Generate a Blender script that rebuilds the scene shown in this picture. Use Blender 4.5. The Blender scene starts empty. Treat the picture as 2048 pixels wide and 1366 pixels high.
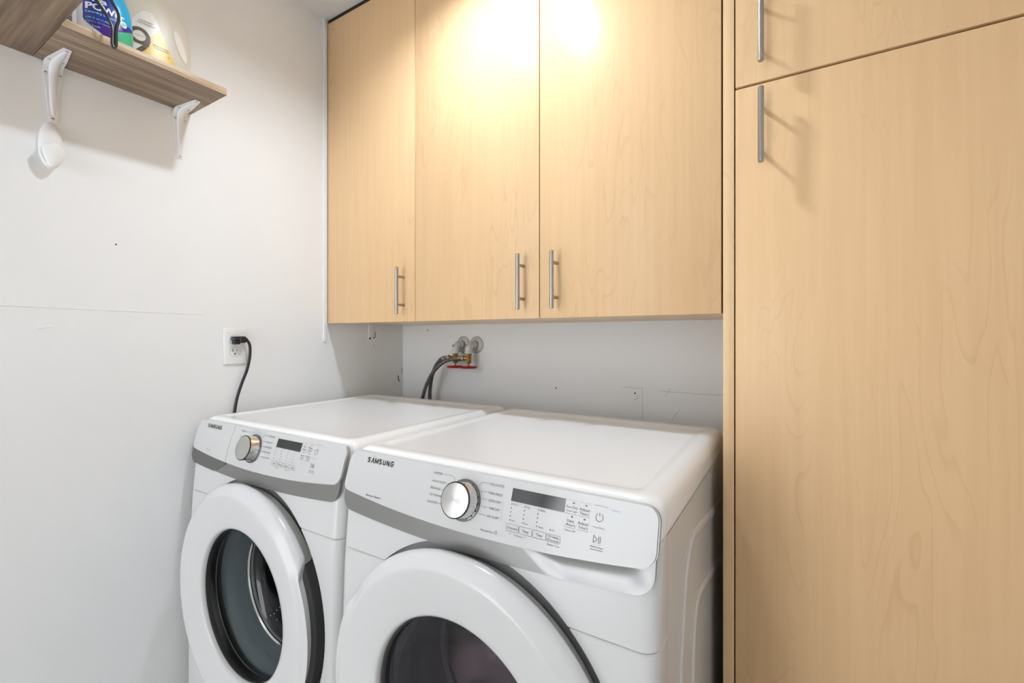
import bpy, bmesh, math, random
import numpy as np
from mathutils import Vector, Matrix, noise
random.seed(7)
scene = bpy.context.scene
col = scene.collection
R = math.radians

# ------------------------------------------------------------------ camera, world, exposure
CAM = Vector((1.574, -1.562, 1.227))
cd = bpy.data.cameras.new('camera'); cam = bpy.data.objects.new('camera', cd); col.objects.link(cam)
cam.location = CAM
cam.rotation_euler = (R(90), 0, R(31.8))
cd.sensor_width = 36; cd.lens = 36 * 915 / 2048; cd.shift_y = -8 / 2048
cd.clip_start = 0.02; cd.clip_end = 60
scene.camera = cam
w = bpy.data.worlds.new('world'); scene.world = w; w.use_nodes = True
w.node_tree.nodes['Background'].inputs[0].default_value = (0.93, 0.965, 1.02, 1)
w.node_tree.nodes['Background'].inputs[1].default_value = 5.1
scene.view_settings.view_transform = 'Standard'; scene.view_settings.look = 'None'
scene.view_settings.gamma = 1; scene.view_settings.use_curve_mapping = False
scene.view_settings.exposure = 0.22
LAMP = Vector((0.82, -0.755, 2.458)); LAMP_STRENGTH = 420.0; LAMP_COL = (0.86, 0.96, 1.08, 1)

# ------------------------------------------------------------------ materials
def nt(name):
    m = bpy.data.materials.new(name); m.use_nodes = True
    return m, m.node_tree.nodes, m.node_tree.links, m.node_tree.nodes['Principled BSDF']
def setp(b, **k):
    for n, v in k.items():
        n = n.replace('_', ' ')
        if n in b.inputs: b.inputs[n].default_value = v
def plain(name, c, rough=.5, metal=0, spec=.5, coat=0, bump=0, bscale=25, emit=None):
    m, N, L, b = nt(name)
    setp(b, Base_Color=(*c, 1), Roughness=rough, Metallic=metal, Coat_Weight=coat, Coat_Roughness=.06)
    b.inputs['Specular IOR Level'].default_value = spec
    tc = N.new('ShaderNodeTexCoord'); nz = N.new('ShaderNodeTexNoise'); nz.inputs['Scale'].default_value = bscale
    L.new(tc.outputs['Object'], nz.inputs['Vector'])
    if bump:
        bp = N.new('ShaderNodeBump'); bp.inputs['Strength'].default_value = bump; bp.inputs['Distance'].default_value = .002
        L.new(nz.outputs['Fac'], bp.inputs['Height']); L.new(bp.outputs['Normal'], b.inputs['Normal'])
    else:
        mr = N.new('ShaderNodeMapRange'); mr.inputs[3].default_value = max(rough - .012, 0.01); mr.inputs[4].default_value = rough + .012
        L.new(nz.outputs['Fac'], mr.inputs[0]); L.new(mr.outputs[0], b.inputs['Roughness'])
    if emit:
        setp(b, Emission_Color=(*emit[0], 1), Emission_Strength=emit[1])
    return m
def ramp(N, stops):
    r = N.new('ShaderNodeValToRGB'); e = r.color_ramp.elements
    e[0].position, e[0].color = stops[0][0], (*stops[0][1], 1)
    e[1].position, e[1].color = stops[-1][0], (*stops[-1][1], 1)
    for p, c in stops[1:-1]:
        x = e.new(p); x.color = (*c, 1)
    return r
def maple(name, c, dark):
    m, N, L, b = nt(name)
    tc = N.new('ShaderNodeTexCoord'); oi = N.new('ShaderNodeObjectInfo')
    ml = N.new('ShaderNodeVectorMath'); ml.operation = 'MULTIPLY_ADD'
    sc = N.new('ShaderNodeVectorMath'); sc.operation = 'SCALE'; sc.inputs[0].default_value = (3.1, 1.7, 5.3)
    L.new(oi.outputs['Random'], sc.inputs['Scale'])
    ad = N.new('ShaderNodeVectorMath'); ad.operation = 'ADD'
    L.new(tc.outputs['Object'], ad.inputs[0]); L.new(sc.outputs[0], ad.inputs[1])
    def nz(scale, sx, sz, det=4, dist=0):
        mp = N.new('ShaderNodeMapping'); mp.inputs['Scale'].default_value = (sx, sx, sz)
        n = N.new('ShaderNodeTexNoise'); n.inputs['Scale'].default_value = scale; n.inputs['Detail'].default_value = det
        n.inputs['Distortion'].default_value = dist
        L.new(ad.outputs[0], mp.inputs['Vector']); L.new(mp.outputs[0], n.inputs['Vector']); return n
    n1 = nz(1, 6.5, 1.1, 3, .35)               # cathedral contours
    mu = N.new('ShaderNodeMath'); mu.operation = 'MULTIPLY'; mu.inputs[1].default_value = 17
    fr = N.new('ShaderNodeMath'); fr.operation = 'FRACT'
    L.new(n1.outputs['Fac'], mu.inputs[0]); L.new(mu.outputs[0], fr.inputs[0])
    r1 = ramp(N, [(0, (0, 0, 0)), (.80, (.08, .08, .08)), (.955, (1, 1, 1)), (1, (0, 0, 0))])
    L.new(fr.outputs[0], r1.inputs[0])
    n2 = nz(1, 60, 2.2, 3)                       # fine streaks
    n3 = nz(1, 2.2, .8, 2)                       # broad tone
    nm = nz(1, 7, 1.6, 1)
    r4 = ramp(N, [(.42, (0, 0, 0)), (.62, (1, 1, 1))]); L.new(nm.outputs['Fac'], r4.inputs[0])
    gm = N.new('ShaderNodeMath'); gm.operation = 'MULTIPLY'
    L.new(r1.outputs[0], gm.inputs[0]); L.new(r4.outputs[0], gm.inputs[1])
    g2 = N.new('ShaderNodeMath'); g2.operation = 'MULTIPLY'; g2.inputs[1].default_value = .19
    L.new(gm.outputs[0], g2.inputs[0])
    x1 = N.new('ShaderNodeMixRGB'); x1.inputs[1].default_value = (*c, 1); x1.inputs[2].default_value = (*dark, 1)
    r2 = ramp(N, [(.35, (0, 0, 0)), (.75, (.14, .14, .14))]); L.new(n2.outputs['Fac'], r2.inputs[0])
    a1 = N.new('ShaderNodeMath'); a1.operation = 'ADD'; L.new(r2.outputs[0], a1.inputs[0])
    r3 = ramp(N, [(.35, (0, 0, 0)), (.75, (.16, .16, .16))]); L.new(n3.outputs['Fac'], r3.inputs[0])
    a2 = N.new('ShaderNodeMath'); a2.operation = 'ADD'
    L.new(r3.outputs[0], a1.inputs[1]); L.new(a1.outputs[0], a2.inputs[0]); L.new(g2.outputs[0], a2.inputs[1])
    a2.use_clamp = True
    L.new(a2.outputs[0], x1.inputs[0]); L.new(x1.outputs[0], b.inputs['Base Color'])
    setp(b, Roughness=.30); b.inputs['Specular IOR Level'].default_value = .20
    return m
def walnut(name, axis, light, dark, s=1):
    m, N, L, b = nt(name)
    tc = N.new('ShaderNodeTexCoord')
    def nz(a, l, det):
        mp = N.new('ShaderNodeMapping')
        v = [a, a, a]; v[axis] = l
        mp.inputs['Scale'].default_value = v
        n = N.new('ShaderNodeTexNoise'); n.inputs['Scale'].default_value = s; n.inputs['Detail'].default_value = det; n.inputs['Distortion'].default_value = .4
        L.new(tc.outputs['Object'], mp.inputs['Vector']); L.new(mp.outputs[0], n.inputs['Vector']); return n
    n1 = nz(42, 2.2, 5); n2 = nz(170, 6, 3)
    r1 = ramp(N, [(.30, dark), (.5, tuple((p + q) / 2 for p, q in zip(light, dark))), (.68, light)])
    L.new(n1.outputs['Fac'], r1.inputs[0])
    r2 = ramp(N, [(.35, (.72, .72, .72)), (.65, (1.05, 1.05, 1.05))]); L.new(n2.outputs['Fac'], r2.inputs[0])
    x = N.new('ShaderNodeMixRGB'); x.blend_type = 'MULTIPLY'; x.inputs[0].default_value = 1
    L.new(r1.outputs[0], x.inputs[1]); L.new(r2.outputs[0], x.inputs[2]); L.new(x.outputs[0], b.inputs['Base Color'])
    setp(b, Roughness=.5)
    return m
def paint(name, c, bump=.12):
    m, N, L, b = nt(name)
    tc = N.new('ShaderNodeTexCoord')
    n = N.new('ShaderNodeTexNoise'); n.inputs['Scale'].default_value = 3; n.inputs['Detail'].default_value = 5
    n2 = N.new('ShaderNodeTexNoise'); n2.inputs['Scale'].default_value = 140; n2.inputs['Detail'].default_value = 2
    L.new(tc.outputs['Object'], n.inputs['Vector']); L.new(tc.outputs['Object'], n2.inputs['Vector'])
    r = ramp(N, [(.3, tuple(v * .985 for v in c)), (.7, c)]); L.new(n.outputs['Fac'], r.inputs[0])
    L.new(r.outputs[0], b.inputs['Base Color'])
    ad = N.new('ShaderNodeMath'); ad.operation = 'MULTIPLY_ADD'; ad.inputs[1].default_value = .12
    L.new(n2.outputs['Fac'], ad.inputs[0]); L.new(n.outputs['Fac'], ad.inputs[2])
    bp = N.new('ShaderNodeBump'); bp.inputs['Strength'].default_value = bump; bp.inputs['Distance'].default_value = .004
    L.new(ad.outputs[0], bp.inputs['Height']); L.new(bp.outputs['Normal'], b.inputs['Normal'])
    setp(b, Roughness=.5); b.inputs['Specular IOR Level'].default_value = .35
    return m
def clear(name, tint, refl=1.0, rough=.02, base=None, mixb=0):
    """thin clear or tinted glass: tinted see-through plus Fresnel reflection"""
    m, N, L, b = nt(name)
    N.remove(b); out = [n for n in N if n.type == 'OUTPUT_MATERIAL'][0]
    t = N.new('ShaderNodeBsdfTransparent'); t.inputs[0].default_value = (*tint, 1)
    g = N.new('ShaderNodeBsdfGlossy'); g.inputs['Roughness'].default_value = rough
    f = N.new('ShaderNodeLayerWeight'); f.inputs[0].default_value = .5
    pw = N.new('ShaderNodeMath'); pw.operation = 'POWER'; pw.inputs[1].default_value = 4.5
    mu = N.new('ShaderNodeMath'); mu.operation = 'MULTIPLY_ADD'; mu.inputs[1].default_value = .8 * refl; mu.inputs[2].default_value = .045 * refl; mu.use_clamp = True
    L.new(f.outputs['Facing'], pw.inputs[0]); L.new(pw.outputs[0], mu.inputs[0])
    src = t
    if base:
        d = N.new('ShaderNodeBsdfDiffuse'); d.inputs[0].default_value = (*base, 1)
        x0 = N.new('ShaderNodeMixShader'); x0.inputs[0].default_value = mixb
        L.new(t.outputs[0], x0.inputs[1]); L.new(d.outputs[0], x0.inputs[2]); src = x0
    x = N.new('ShaderNodeMixShader'); L.new(mu.outputs[0], x.inputs[0]); L.new(src.outputs[0], x.inputs[1]); L.new(g.outputs[0], x.inputs[2])
    L.new(x.outputs[0], out.inputs[0])
    return m
def brushed(name, c, rough=.28, aniso=.75):
    m, N, L, b = nt(name)
    setp(b, Base_Color=(*c, 1), Metallic=1, Roughness=rough, Anisotropic=aniso)
    tg = N.new('ShaderNodeTangent'); tg.direction_type = 'RADIAL'; tg.axis = 'Z'
    L.new(tg.outputs[0], b.inputs['Tangent'])
    return m

M = {}
M['wall'] = paint('wall_paint', (.86, .86, .85))
M['ceil'] = paint('ceiling_paint', (.80, .80, .79))
M['floor'] = plain('floor_tile', (.50, .48, .45), .35)
M['maple'] = maple('maple_veneer', (.81, .555, .31), (.52, .29, .125))
M['maple_edge'] = maple('maple_edge', (.83, .60, .345), (.60, .36, .16))
M['dark'] = plain('gap_shade_black', (.012, .012, .012), .8)
M['carcass'] = plain('carcass_dark_brown', (.25, .14, .06), .6)
M['steel'] = plain('brushed_nickel', (.40, .385, .36), .27, 1, bscale=12)
M['shelf'] = walnut('shelf_laminate', 1, (.38, .275, .19), (.18, .12, .08))
M['shelf_x'] = walnut('shelf_board_laminate', 0, (.37, .26, .17), (.16, .105, .068))
M['shelf_lit_edge'] = walnut('shelf_lit_edge_tan', 1, (.66, .50, .34), (.42, .28, .17), 1.4)  # lamp light on the shelf front put into a lighter tan
M['wmetal'] = plain('white_bracket_enamel', (.82, .82, .82), .3)
M['screw'] = plain('zinc_screw', (.55, .54, .52), .25, 1)
M['wplastic'] = plain('white_plastic', (.84, .84, .83), .3)
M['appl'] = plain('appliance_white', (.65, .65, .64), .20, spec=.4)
M['lid'] = plain('lit_lid_white', (.88, .88, .875), .18, spec=.4)  # same white as the body, raised for lamp light on the top
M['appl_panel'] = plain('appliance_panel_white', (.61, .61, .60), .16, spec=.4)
M['band'] = plain('silver_grey_trim', (.25, .245, .237), .30, .5)
M['band_dark'] = plain('drawer_grey_trim', (.15, .147, .142), .28, .45)
M['scoop'] = plain('silver_scoop', (.30, .297, .29), .34, .6)
M['rim'] = plain('panel_rim_grey', (.40, .395, .385), .3, .3)
M['seat'] = plain('door_recess_grey', (.30, .30, .295), .45)
M['bezel'] = plain('knob_bezel_grey', (.17, .168, .165), .25, .6)
M['knob'] = brushed('knob_brushed_metal', (.62, .61, .59), .24, .85)
M['chrome'] = plain('chrome_rim', (.70, .69, .67), .12, 1)
M['display'] = plain('display_black', (.018, .017, .016), .10, spec=.7)
M['ink'] = plain('black_print', (.02, .02, .02), .5)
M['ink_grey'] = plain('grey_print', (.17, .17, .17), .5)
M['ink_pale'] = plain('pale_grey_print', (.42, .42, .42), .5)
M['gasket'] = plain('door_gasket_slate', (.235, .255, .265), .38)
M['drum'] = plain('drum_steel', (.055, .055, .055), .40, .6)
M['drum_d'] = plain('dryer_drum_enamel', (.20, .19, .21), .4, .2)
M['glass_w'] = clear('washer_door_glass', (.80, .84, .86), 1.0)
M['glass_d'] = clear('dryer_door_glass', (.62, .60, .66), .8)
M['drop'] = plain('water_drop', (.75, .78, .8), .05, spec=1)
M['rubber'] = plain('black_rubber', (.016, .015, .014), .32)
M['black'] = plain('black_cord', (.014, .013, .012), .38)
M['brass'] = plain('aged_brass', (.36, .21, .075), .38, .85)
M['red'] = plain('red_valve_wheel', (.38, .008, .010), .4)
M['pvc'] = plain('painted_pipe', (.62, .62, .61), .4)
M['hose'] = plain('braided_hose', (.135, .135, .135), .38, .5, bump=.5, bscale=900)
M['slot'] = plain('outlet_slot', (.05, .05, .05), .6)
M['towel'] = plain('mauve_terry', (.46, .30, .275), .95, bump=.8, bscale=260)
M['cloth_g'] = plain('sage_cloth', (.42, .42, .34), .9, bump=.5, bscale=200)
M['cloth_d'] = plain('dark_brown_cloth', (.06, .035, .03), .9, bump=.5, bscale=200)
M['jug_w'] = plain('white_bottle_plastic', (.80, .79, .74), .3)
M['jug_c'] = plain('cream_bottle_plastic', (.70, .665, .57), .32)
M['lab_blue'] = plain('label_navy', (.012, .035, .33), .2)
M['lab_violet'] = plain('label_violet', (.055, .022, .25), .2)
M['lab_cyan'] = plain('label_cyan', (.02, .40, .72), .2)
M['lab_green'] = plain('label_green', (.05, .46, .25), .25)
M['lab_white'] = plain('label_white', (.84, .82, .77), .3)
M['lab_yellow'] = plain('label_yellow', (.84, .58, .10), .3)
M['lab_nine'] = plain('label_taupe', (.10, .08, .055), .4)
M['lab_teal'] = plain('label_teal', (.05, .30, .36), .3)
M['ink_white'] = plain('white_print', (.88, .88, .88), .4)
M['ink_cy'] = plain('pale_cyan_print', (.35, .75, .9), .4)
M['scuff'] = plain('scuff_grey', (.40, .39, .38), .7)
M['chip'] = plain('chipped_paint_dark', (.05, .048, .045), .8)
M['bulb'] = plain('lamp_bulb', (1, 1, 1), .4, emit=(LAMP_COL[:3], LAMP_STRENGTH))

# ------------------------------------------------------------------ mesh helpers
ORG = {}
def link(name, me, mat, parent=None, origin=None, smooth=True, ang=35):
    o = bpy.data.objects.new(name, me); col.objects.link(o)
    mats = mat if isinstance(mat, (list, tuple)) else [mat]
    for k in mats: me.materials.append(M[k] if isinstance(k, str) else k)
    org = Vector((0, 0, 0))
    if parent is not None:
        o.parent = parent; org = ORG[parent.name]
    elif origin is not None:
        org = Vector(origin); o.location = org
    if org.length: me.transform(Matrix.Translation(-org))
    ORG[o.name] = org
    if smooth:
        me.shade_smooth(); me.set_sharp_from_angle(angle=R(ang))
    return o
def empty(name, loc, label, cat, group=None):
    o = bpy.data.objects.new(name, None); col.objects.link(o); o.location = loc; o.empty_display_size = .05
    ORG[o.name] = Vector(loc); return tag(o, label, cat, group)
def tag(o, label=None, cat=None, group=None, kind=None):
    if label: o['label'] = label
    if cat: o['category'] = cat
    if group: o['group'] = group
    if kind: o['kind'] = kind
    return o
class MB:
    def __init__(s): s.v = []; s.f = []; s.mi = []
    def add(s, vs, fs, mi=0):
        n = len(s.v); s.v += [tuple(v) for v in vs]; s.f += [tuple(i + n for i in f) for f in fs]; s.mi += [mi] * len(fs); return s
    def box(s, lo, hi, bev=0, seg=2, mi=0):
        bm = bmesh.new(); bmesh.ops.create_cube(bm, size=1)
        lo = Vector(lo); hi = Vector(hi); c = (lo + hi) / 2; d = hi - lo
        for v in bm.verts: v.co = Vector((v.co.x * d.x, v.co.y * d.y, v.co.z * d.z)) + c
        if bev: bmesh.ops.bevel(bm, geom=bm.edges[:], offset=bev, segments=seg, affect='EDGES', profile=.5)
        return s.bm(bm, mi)
    def bm(s, bm, mi=0):
        bm.verts.index_update(); s.add([v.co.copy() for v in bm.verts], [[v.index for v in f.verts] for f in bm.faces], mi); bm.free(); return s
    def tube(s, path, r, n=10, mi=0, cap=True, sx=1.0):
        P = [Vector(p) for p in path]; rs = r if isinstance(r, (list, tuple)) else [r] * len(P)
        T = [(P[min(i + 1, len(P) - 1)] - P[max(i - 1, 0)]).normalized() for i in range(len(P))]
        a = Vector((0, 0, 1)) if abs(T[0].z) < .9 else Vector((1, 0, 0))
        u = T[0].cross(a).normalized(); vs = []; fs = []
        for i, p in enumerate(P):
            u = (u - T[i] * u.dot(T[i])).normalized(); v = T[i].cross(u)
            for k in range(n):
                t = 2 * math.pi * k / n; vs.append(p + (u * math.cos(t) * sx + v * math.sin(t)) * rs[i])
        for i in range(len(P) - 1):
            for k in range(n):
                fs.append((i * n + k, i * n + (k + 1) % n, (i + 1) * n + (k + 1) % n, (i + 1) * n + k))
        if cap: fs += [tuple(range(n))[::-1], tuple(range((len(P) - 1) * n, len(P) * n))]
        return s.add(vs, fs, mi)
    def lathe(s, prof, c, axis=(0, 0, 1), n=48, mi=0, closed=False, fn=None):
        """prof: list of (r, h); axis direction h; fn(r,h,theta)->(r,h)"""
        ax = Vector(axis).normalized(); a = Vector((1, 0, 0)) if abs(ax.x) < .9 else Vector((0, 1, 0))
        u = (a - ax * a.dot(ax)).normalized(); v = ax.cross(u); c = Vector(c); vs = []; fs = []
        for k in range(n):
            t = 2 * math.pi * k / n
            for (r, h) in prof:
                if fn: r, h = fn(r, h, t)
                vs.append(c + (u * math.cos(t) + v * math.sin(t)) * max(r, 1e-5) + ax * h)
        m = len(prof)
        for k in range(n):
            k2 = (k + 1) % n
            for i in range(m if closed else m - 1):
                j = (i + 1) % m
                fs.append((k * m + i, k * m + j, k2 * m + j, k2 * m + i))
        return s.add(vs, fs, mi)
    def loft(s, rings, cap0=True, cap1=True, mi=0):
        n = len(rings[0]); vs = [p for r in rings for p in r]; fs = []
        for i in range(len(rings) - 1):
            for k in range(n): fs.append((i * n + k, i * n + (k + 1) % n, (i + 1) * n + (k + 1) % n, (i + 1) * n + k))
        if cap0: fs.append(tuple(range(n))[::-1])
        if cap1: fs.append(tuple(range((len(rings) - 1) * n, len(rings) * n)))
        return s.add(vs, fs, mi)
    def mesh(s, name):
        me = bpy.data.meshes.new(name); me.from_pydata(s.v, [], s.f)
        if any(s.mi): me.polygons.foreach_set('material_index', s.mi)
        bm = bmesh.new(); bm.from_mesh(me); bmesh.ops.remove_doubles(bm, verts=bm.verts, dist=1e-6)
        bmesh.ops.recalc_face_normals(bm, faces=bm.faces); bm.to_mesh(me); bm.free()
        me.update(); return me
    def build(s, name, mat, parent=None, origin=None, smooth=True, ang=35):
        return link(name, s.mesh(name), mat, parent, origin, smooth, ang)
def spline(pts, n=8):
    P = [Vector(p) for p in pts]; out = []
    for i in range(len(P) - 1):
        p0 = P[max(i - 1, 0)]; p1 = P[i]; p2 = P[i + 1]; p3 = P[min(i + 2, len(P) - 1)]
        for k in range(n):
            t = k / n
            out.append(.5 * ((2 * p1) + (p2 - p0) * t + (2 * p0 - 5 * p1 + 4 * p2 - p3) * t * t + (3 * p1 - p0 - 3 * p2 + p3) * t ** 3))
    out.append(P[-1]); return out
_tc = {}
def text2d(body, bold=0.0):
    """filled outline of a line of lettering -> (verts2d, faces), normalised to cap height 1, starting at x=0"""
    key = (body, bold)
    if key in _tc: return _tc[key]
    cu = bpy.data.curves.new('t', 'FONT'); cu.body = body; cu.size = 1; cu.resolution_u = 3; cu.offset = bold; cu.fill_mode = 'FRONT'
    ob = bpy.data.objects.new('t', cu); col.objects.link(ob)
    dg = bpy.context.evaluated_depsgraph_get(); dg.update()
    me = bpy.data.meshes.new_from_object(ob.evaluated_get(dg))
    vs = [(v.co.x, v.co.y) for v in me.vertices]; fs = [tuple(p.vertices) for p in me.polygons]
    bpy.data.objects.remove(ob); bpy.data.curves.remove(cu); bpy.data.meshes.remove(me)
    if not vs: vs = [(0, 0), (.1, 0), (0, .1)]; fs = [(0, 1, 2)]
    x0 = min(v[0] for v in vs); cap = .73
    vs = [((x - x0) / cap, y / cap) for x, y in vs]
    _tc[key] = (vs, fs); return vs, fs
def put_text(mb, body, x, z, h, fn, width=None, align='C', bold=0.0, mi=0):
    """lettering centred on (x,z) in surface coordinates, mapped by fn(x,z)->Vector"""
    vs, fs = text2d(body, bold); wd = max(v[0] for v in vs) * h
    k = 1 if not width else width / wd
    wd *= k
    ox = x - wd / 2 if align == 'C' else (x if align == 'L' else x - wd)
    mb.add([fn(ox + a * h * k, z - h / 2 + b * h) for a, b in vs], fs, mi)
def put_line(mb, pts, wd, fn, mi=0):
    for (x0, z0), (x1, z1) in zip(pts[:-1], pts[1:]):
        d = Vector((x1 - x0, z1 - z0)); n = Vector((-d.y, d.x)).normalized() * wd / 2
        mb.add([fn(x0 + n.x, z0 + n.y), fn(x1 + n.x, z1 + n.y), fn(x1 - n.x, z1 - n.y), fn(x0 - n.x, z0 - n.y)], [(0, 1, 2, 3)], mi)
def arc(cx, cz, rx, rz, a0, a1, n=8):
    return [(cx + rx * math.cos(R(a0 + (a1 - a0) * k / n)), cz + rz * math.sin(R(a0 + (a1 - a0) * k / n))) for k in range(n + 1)]
GLYPH = {
    'S': [arc(.5, .755, .38, .175, 15, 180) + [(.13, .70)] + arc(.45, .70, .32, .14, 180, 240, 3) + [(.62, .44)] + arc(.52, .30, .35, .16, 60, 0, 4) + arc(.5, .245, .37, .175, 0, -165)],
    'A': [[(.04, 0), (.5, .93), (.96, 0)]],
    'M': [[(.06, 0), (.06, .93), (.5, .12), (.94, .93), (.94, 0)]],
    'U': [[(.12, .93), (.12, .28)] + arc(.5, .27, .38, .20, 180, 360) + [(.88, .93)]],
    'N': [[(.10, 0), (.10, .93), (.90, .0), (.90, .93)]],
    'G': [arc(.5, .735, .38, .195, 10, 180) + [(.12, .27)] + arc(.5, .265, .38, .195, 180, 360) + [(.88, .47), (.52, .47)]]}
def put_brand(mb, word, x0, x1, z0, z1, st, fn):
    n = len(word); pitch = (x1 - x0) / n; gw = pitch * .70; hz = z1 - z0
    for i, ch in enumerate(word):
        ox = x0 + i * pitch + (pitch - gw) / 2
        ex = 1.22 if ch == 'M' else 1.0
        for pl in GLYPH[ch]:
            P = [(ox + gw / 2 + (a - .5) * gw * ex, z0 + st / 2 + b * (hz - st) / .93) for a, b in pl]
            put_line(mb, P, st, fn)
            for (a, b) in P[1:-1]: mb.add([fn(a + st / 2 * math.cos(R(q)), b + st / 2 * math.sin(R(q))) for q in range(0, 360, 45)], [tuple(range(8))])
def rrect(x0, x1, z0, z1, r, n=4):
    out = []
    for cx, cz, a in ((x1 - r, z1 - r, 0), (x0 + r, z1 - r, 90), (x0 + r, z0 + r, 180), (x1 - r, z0 + r, 270)):
        for k in range(n + 1):
            t = R(a + 90 * k / n); out.append((cx + r * math.cos(t), cz + r * math.sin(t)))
    return out + [out[0]]

# ------------------------------------------------------------------ the room
CEIL = 2.477
def struct(name, mb, mat, **k):
    return tag(mb.build(name, mat, **k), kind='structure')
struct('floor', MB().box((-.12, -3.3, -.1), (2.12, .12, 0)), 'floor')
struct('ceiling', MB().box((-.12, -3.3, CEIL), (2.12, .12, CEIL + .1)), 'ceil')
wl = struct('wall_left', MB().box((-.12, -3.3, 0), (0, .12, CEIL)), 'wall')
wb = struct('wall_back', MB().box((0, 0, 0), (2.12, .12, CEIL)), 'wall')
# wear on the walls
def flat_poly(mb, fn, pts, wd): put_line(mb, pts, wd, fn)
LW = lambda y, z, o=.0006: Vector((o, y, z))
BW = lambda x, z, o=.0006: Vector((x, -o, z))
m = MB()
for a in ([(1.060, 1.053), (1.085, 1.054), (1.1, 1.051), (1.13, 1.056)], [(1.13, 1.056), (1.129, 1.01), (1.131, .985), (1.1297, .949)],
          [(1.185, 1.049), (1.22, 1.046), (1.26, 1.048), (1.30, 1.045), (1.379, 1.047)], [(1.228, .955), (1.24, .975), (1.252, .99)],
          [(1.10, 1.012), (1.115, 1.018), (1.112, 1.03)], [(1.205, 1.03), (1.215, 1.045), (1.22, 1.06)]):
    put_line(m, a, .0010, BW)
m.build('hairline_crack', 'scuff', wb, smooth=False)
for x, z in ((.8019, 1.0356), (.1547, 1.2588), (1.1039, 1.035)):
    MB().lathe([(0, .0012), (.0022, .001), (.003, 0)], (x, 0, z), (0, -1, 0), 10).build('nail_hole', 'chip', wb)
for y, z in ((-.125, 1.263), (-.1736, 1.192), (-1.0711, 1.4804)):
    MB().lathe([(0, .0012), (.0016, .001), (.0022, 0)], (0, y, z), (1, 0, 0), 10).build('nail_hole', 'chip', wl)
m = MB(); put_line(m, [(-.034, 1.05), (-.026, 1.043), (-.031, 1.035), (-.022, 1.022)], .005, LW); put_line(m, [(-.006, 1.085), (-.005, 1.06)], .003, LW)
m.build('paint_chip', 'chip', wl, smooth=False)
MB().box((0, -.206, 1.222), (.003, -.170, 1.29), .0012).build('painted_tab', 'wall', wl)
m = MB(); put_line(m, [(-.204, 1.224), (-.194, 1.2225)], .007, lambda y, z: LW(y, z, .0036)); put_line(m, [(-.184, 1.2255), (-.171, 1.227), (-.1695, 1.25)], .003, lambda y, z: LW(y, z, .0036))
m.build('paint_chip', 'chip', wl, smooth=False)
m = MB().tube([(.0002, -3.1, 1.3035), (.0002, -1.28, 1.3025), (.0002, -1.1, 1.3003), (.0002, -.85, 1.299)], .0011, 6)
m.build('drywall_seam', 'wall', wl)
m = MB()
m.tube([(.0002, -1.222, 1.249), (.0002, -1.21, 1.2515), (.0002, -1.195, 1.254)], .0012, 6)
m.build('paint_ridge', 'wall', wl)
# scribe strip closing the joint between wall and cabinet
struct('trim_1', MB().box((0, -.4285, 1.212), (.006, -.4135, 2.476), .001), 'wall')

# ------------------------------------------------------------------ cabinets
FY = -.412; CB = 1.282; CT = 2.462
def bar_handle(parent, x, z0, z1, yd, so=.035, r=.006):
    h = MB(); h.lathe([(0, z0), (r * .8, z0), (r, z0 + .0012), (r, z1 - .0012), (r * .8, z1), (0, z1)], (x, yd - so, 0), (0, 0, 1), 20)
    o = h.build('handle', 'steel', parent); o['label'] = 'brushed metal bar handle'
    d = (z1 - z0) * .2
    for z in (z0 + d, z1 - d):
        MB().lathe([(.0046, 0), (.0046, so - r * .5)], (x, yd, z), (0, -1, 0), 14).build('handle', 'steel', parent)
def door(parent, x0, x1, z0, z1, handle):
    d = MB().box((x0, FY, z0), (x1, FY + .019, z1), .0012).build('door', 'maple', parent)
    bar_handle(d, *handle, FY)
    return d
def wall_cabinet(x0, x1, doors, label):
    t = empty('wall_cabinet', ((x0 + x1) / 2, -.2, CB), label, 'cabinet')
    th = .017
    c = MB()
    c.box((x0, FY + .021, CB + .001), (x1, -.001, CB + .001 + th)); c.box((x0, FY + .021, CT - th), (x1, -.001, CT))
    c.box((x0, FY + .021, CB + .018), (x0 + th, -.001, CT - th)); c.box((x1 - th, FY + .021, CB + .018), (x1, -.001, CT - th))
    c.box((x0 + th, -.012, CB + .018), (x1 - th, -.001, CT - th))
    c.build('body', 'maple_edge', t, smooth=False)
    MB().box((x0 + .001, FY + .0015, CT + .0004), (x1 - .001, FY + .020, CEIL - .0006)).build('top_gap_shade', 'dark', t, smooth=False)  # black strip paints the shade of the open gap under the ceiling
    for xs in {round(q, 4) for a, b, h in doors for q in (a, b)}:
        MB().box((max(x0, xs - .012), FY + .0195, CB + .002), (min(x1, xs + .012), FY + .0209, CT - .001)).build('seam_shade_strip', 'carcass', t, smooth=False)  # dark brown strips put the shade of the door seams into colour
    for (a, b, h) in doors: door(t, a, b, CB, CT, h)
    return t
wall_cabinet(.0065, .4722, [(.0065, .4712, (.4206, 1.307, 1.467))], 'single-door maple wall cabinet in the corner, against the left white wall')
wall_cabinet(.4728, 1.4305, [(.4736, .9515, (.9011, 1.3065, 1.466)), (.9545, 1.4278, (1.0092, 1.306, 1.465))],
             'wide maple wall cabinet with two doors and paired bar handles, above the dryer')
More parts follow.
